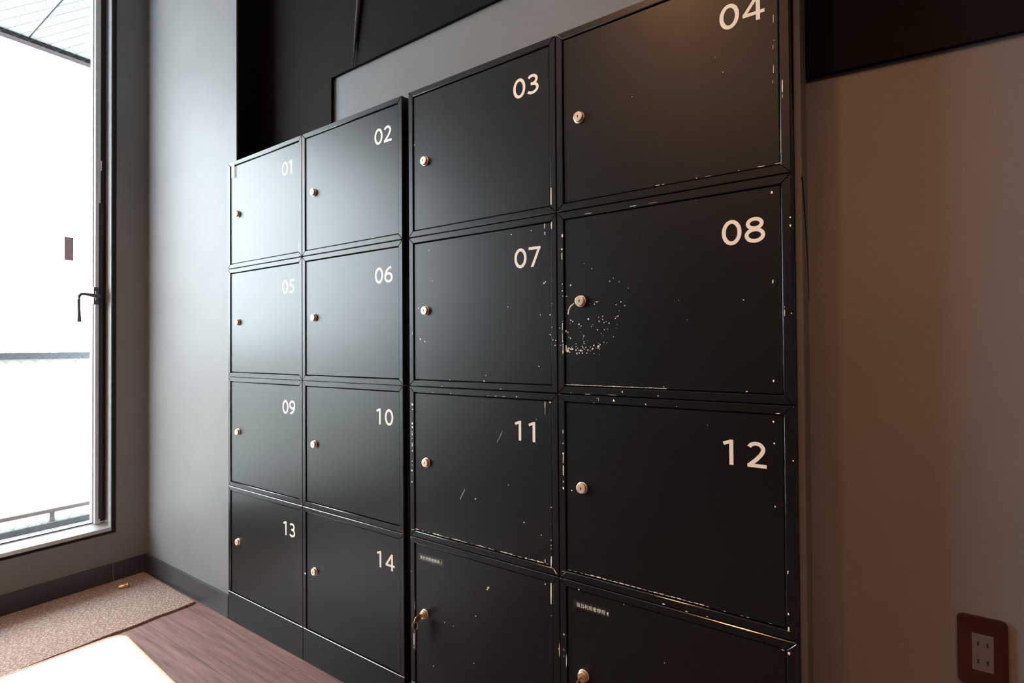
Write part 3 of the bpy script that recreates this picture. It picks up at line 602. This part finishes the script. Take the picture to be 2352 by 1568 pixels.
# ------------------------------------------------------------------ keys
def make_key(x, z, tag, label, tilt):
    yf = REC - 0.0099
    root = empty('key', (x, yf, z), label, 'key')
    bm = bmesh.new()
    add_lathe(bm, [(0.0098, 0.0004), (0.0100, 0.0022), (0.0096, 0.0030), (0.006, 0.0034)], 0, 32, Matrix.Rotation(math.pi / 2, 4, 'X'))
    # flat bow standing out of the lock, upright plate
    pts = [(-0.002, 0.0035), (-0.002, -0.004), (-0.010, -0.0075), (-0.016, -0.0125), (-0.0235, -0.0135), (-0.0300, -0.0105), (-0.0325, -0.004), (-0.0320, 0.004), (-0.0295, 0.0085), (-0.022, 0.0105), (-0.012, 0.0095), (-0.008, 0.0065)]
    b2 = bmesh.new(); th = 0.0011
    va = [b2.verts.new((-th, y, zz)) for y, zz in pts]; vb = [b2.verts.new((th, y, zz)) for y, zz in pts]
    b2.faces.new(va); b2.faces.new(vb[::-1])
    for i in range(len(pts)): b2.faces.new((va[i], vb[i], vb[(i + 1) % len(pts)], va[(i + 1) % len(pts)]))
    bmesh.ops.bevel(b2, geom=b2.edges[:], offset=0.0003, segments=2, profile=0.5, affect='EDGES')
    merge(bm, b2, 0, Matrix.Rotation(math.radians(tilt), 4, 'Y'))
    obj('bow', bm, M_BRASS, root)
    cx, cy, cz = -0.004, -0.0265, -0.019
    rb = bmesh.new(); add_tube(rb, [(cx + 0.0085 * math.cos(t) * 0.75, cy + 0.0045 * math.cos(t), cz + 0.0115 * math.sin(t)) for t in [2 * math.pi * k / 28 for k in range(28)]], 0.0008, 0, 8, True)
    obj('key_ring', rb, M_BRASS, root)
    if tag:
        tb = bmesh.new(); z1 = cz - 0.0085; hw = 0.0108
        prof = []
        for k in range(9): a = math.pi * k / 8; prof.append((hw * math.cos(a), z1 - hw + hw * math.sin(a)))
        for k in range(9): a = math.pi + math.pi * k / 8; prof.append((hw * math.cos(a), z1 - 0.046 + hw * math.sin(a)))
        T = Matrix.Translation((cx, cy + 0.001, 0)) @ Matrix.Rotation(math.radians(-28), 4, 'Z')
        b3 = bmesh.new(); tmpb = bmesh.new(); add_prism_xz(tmpb, prof, -0.003, 0.003, 0, 0.0012)
        merge(tb, tmpb, 0, T)
        tagob = obj('key_tag', tb, M_TAG, root, label='black plastic key tag')
        pb = bmesh.new(); t2 = bmesh.new(); add_box(t2, -0.0042, 0.0042, -0.0036, -0.0031, z1 - 0.042, z1 - 0.012, bev=0.0002); merge(pb, t2, 0, T)
        obj('paper_strip', pb, M_PAPER, tagob, label='grey printed paper strip')
        eb = bmesh.new(); add_lathe(eb, [(0.0022, 0), (0.0024, 0.0012), (0.0012, 0.0016)], 0, 16, T @ Matrix.Translation((0, -0.003, z1 - 0.050)) @ Matrix.Rotation(math.pi / 2, 4, 'X'))
        obj('rivet', eb, M_LOCK, tagob, label='small bright rivet')
    return root
make_key(1.0035 + 0.0550, 0.3163, True, 'brass key with black tag hanging from the locker ending in 1', 18)
make_key(1.4907 + 0.0602, 0.3163, False, 'brass key in the bottom right locker, cut off by the lower edge', 25)

# ------------------------------------------------------------------ wall outlet
ox, oz, oy = 2.2500, 0.5290, YB
t = empty('wall_outlet', (ox, oy, oz), 'bronze double socket plate low on the brown right-hand wall', 'outlet')
def rrect(w, h, r, n=6):
    pts = []
    for sx, sz, a0 in ((1, 1, 0), (-1, 1, 90), (-1, -1, 180), (1, -1, 270)):
        for k in range(n + 1):
            a = math.radians(a0 + 90 * k / n); pts.append((sx * (w / 2 - r) + r * math.cos(a), sz * (h / 2 - r) + r * math.sin(a)))
    return pts
bm = bmesh.new(); add_prism_xz(bm, rrect(0.066, 0.120, 0.0075), -0.0065, 0.0, 0, 0.0022, 3); obj('plate', bm, M_OUTLET, t)
bm = bmesh.new(); add_box(bm, -0.0142, 0.0142, -0.0078, -0.0062, -0.0315, 0.0315, bev=0.0006)
ins = obj('socket_insert', bm, M_SOCKET, t)
for zz in (0.0150, -0.0150):
    sb = bmesh.new()
    for xx in (-0.0063, 0.0063):
        add_box(sb, xx - 0.0011, xx + 0.0011, -0.00795, -0.0077, zz - 0.0038, zz + 0.0038)
    obj('slots', sb, M_DARK, ins, smooth=False)
for o in t.children_recursive: pass

# ------------------------------------------------------------------ mats
random.seed(5)
bm = bmesh.new()
pts = []
x0, x1, y0, y1 = XW + 0.0095, -0.240, -1.45, -0.012
nn = 60
for k in range(nn): pts.append((x1 + 0.0025 * math.sin(k * 0.9) + random.uniform(-0.001, 0.001), y0 + (y1 - y0) * k / nn))
pts.append((x1 - 0.002, y1)); pts.append((x0 + 0.001, y1 + 0.006)); pts.append((x0, y0))
add_prism_xy(bm, pts, 0.0008, 0.0085, 0, 0.002)
obj('floor_mat', bm, M_COIR, None, label='brown coarse woven mat in the corner under the window', category='mat')
rc = 0.055
def rug_pts(off=0.0):
    w, h = 0.95, 0.62; a = []
    for cx, cy, a0 in ((w - rc, -rc, 0), (rc, -rc, 90), (rc, -h + rc, 180), (w - rc, -h + rc, 270)):
        for k in range(9):
            an = math.radians(a0 + 90 * k / 8); a.append((cx + (rc - off) * math.cos(an), cy + (rc - off) * math.sin(an)))
    T = Matrix.Translation((-0.198, -0.283, 0)) @ Matrix.Rotation(math.radians(-3.2), 4, 'Z')
    return [tuple((T @ Vector((x, y, 0)))[:2]) for x, y in a]
rug = empty('bath_mat', (0.27, -0.6, 0), 'white rounded mat with tan piped edge at the lower left', 'mat')
def rg(name, bm, m, **k):
    o = obj(name, bm, m, None, **k); o.parent = rug; o.data.transform(Matrix.Translation((-0.27, 0.6, 0))); return o
bm = bmesh.new(); add_prism_xy(bm, rug_pts(0.006), 0.0095, 0.0165, 0, 0.003); rg('mat_top', bm, M_RUG)
bm = bmesh.new(); add_tube(bm, [(x, y, 0.0125) for x, y in rug_pts(0.003)], 0.0062, 0, 12, True)
rg('piping', bm, M_RUGEDGE, label='tan piped edge')
bm = bmesh.new(); add_prism_xy(bm, rug_pts(0.004), 0.0008, 0.0095, 0, 0.0); rg('underside', bm, M_RUGEDGE)

# ------------------------------------------------------------------ small brass weight on the mat
w = empty('brass_weight', (-0.640, -0.131, 0.0085), 'small brass weight on a thin cord lying on the brown mat', 'weight')
bm = bmesh.new()
T = Matrix.Translation((0, 0, 0.008)) @ Matrix.Rotation(math.radians(-20), 4, 'Z') @ Matrix.Rotation(math.radians(-84), 4, 'X')
add_lathe(bm, [(0.003, -0.016), (0.0075, -0.014), (0.0092, -0.007), (0.0092, 0.010), (0.0080, 0.014)], 0, 24, T)
obj('body', bm, M_BRASS, w)
bm = bmesh.new()
add_lathe(bm, [(0.0085, 0.0142), (0.0118, 0.0148), (0.0120, 0.0172), (0.0095, 0.0185), (0.003, 0.0188)], 0, 24, T @ Matrix.Translation((0.0035, 0, 0)))
obj('cap', bm, M_BRASS, w)
bm = bmesh.new()
pp = [Vector((0.0, 0.02, 0.008)), Vector((0.05, -0.02, 0.004)), Vector((0.06, -0.08, 0.003)), Vector((0.02, -0.10, 0.003)), Vector((-0.03, -0.07, 0.003)), Vector((-0.06, -0.02, 0.003)), Vector((-0.095, -0.002, 0.004)), Vector((-0.1165, 0.001, 0.03)), Vector((-0.1178, 0.001, 0.09))]
def smooth_path(p, n=8):
    out = []
    for i in range(len(p) - 1):
        p0, p1, p2, p3 = p[max(i - 1, 0)], p[i], p[i + 1], p[min(i + 2, len(p) - 1)]
        for k in range(n):
            t_ = k / n
            out.append(0.5 * ((2 * p1) + (p2 - p0) * t_ + (2 * p0 - 5 * p1 + 4 * p2 - p3) * t_ ** 2 + (3 * p1 - p0 - 3 * p2 + p3) * t_ ** 3))
    return out + [p[-1]]
add_tube(bm, smooth_path(pp), 0.0006, 0, 6); obj('cord', bm, M_CORD, w, label='thin clear cord')
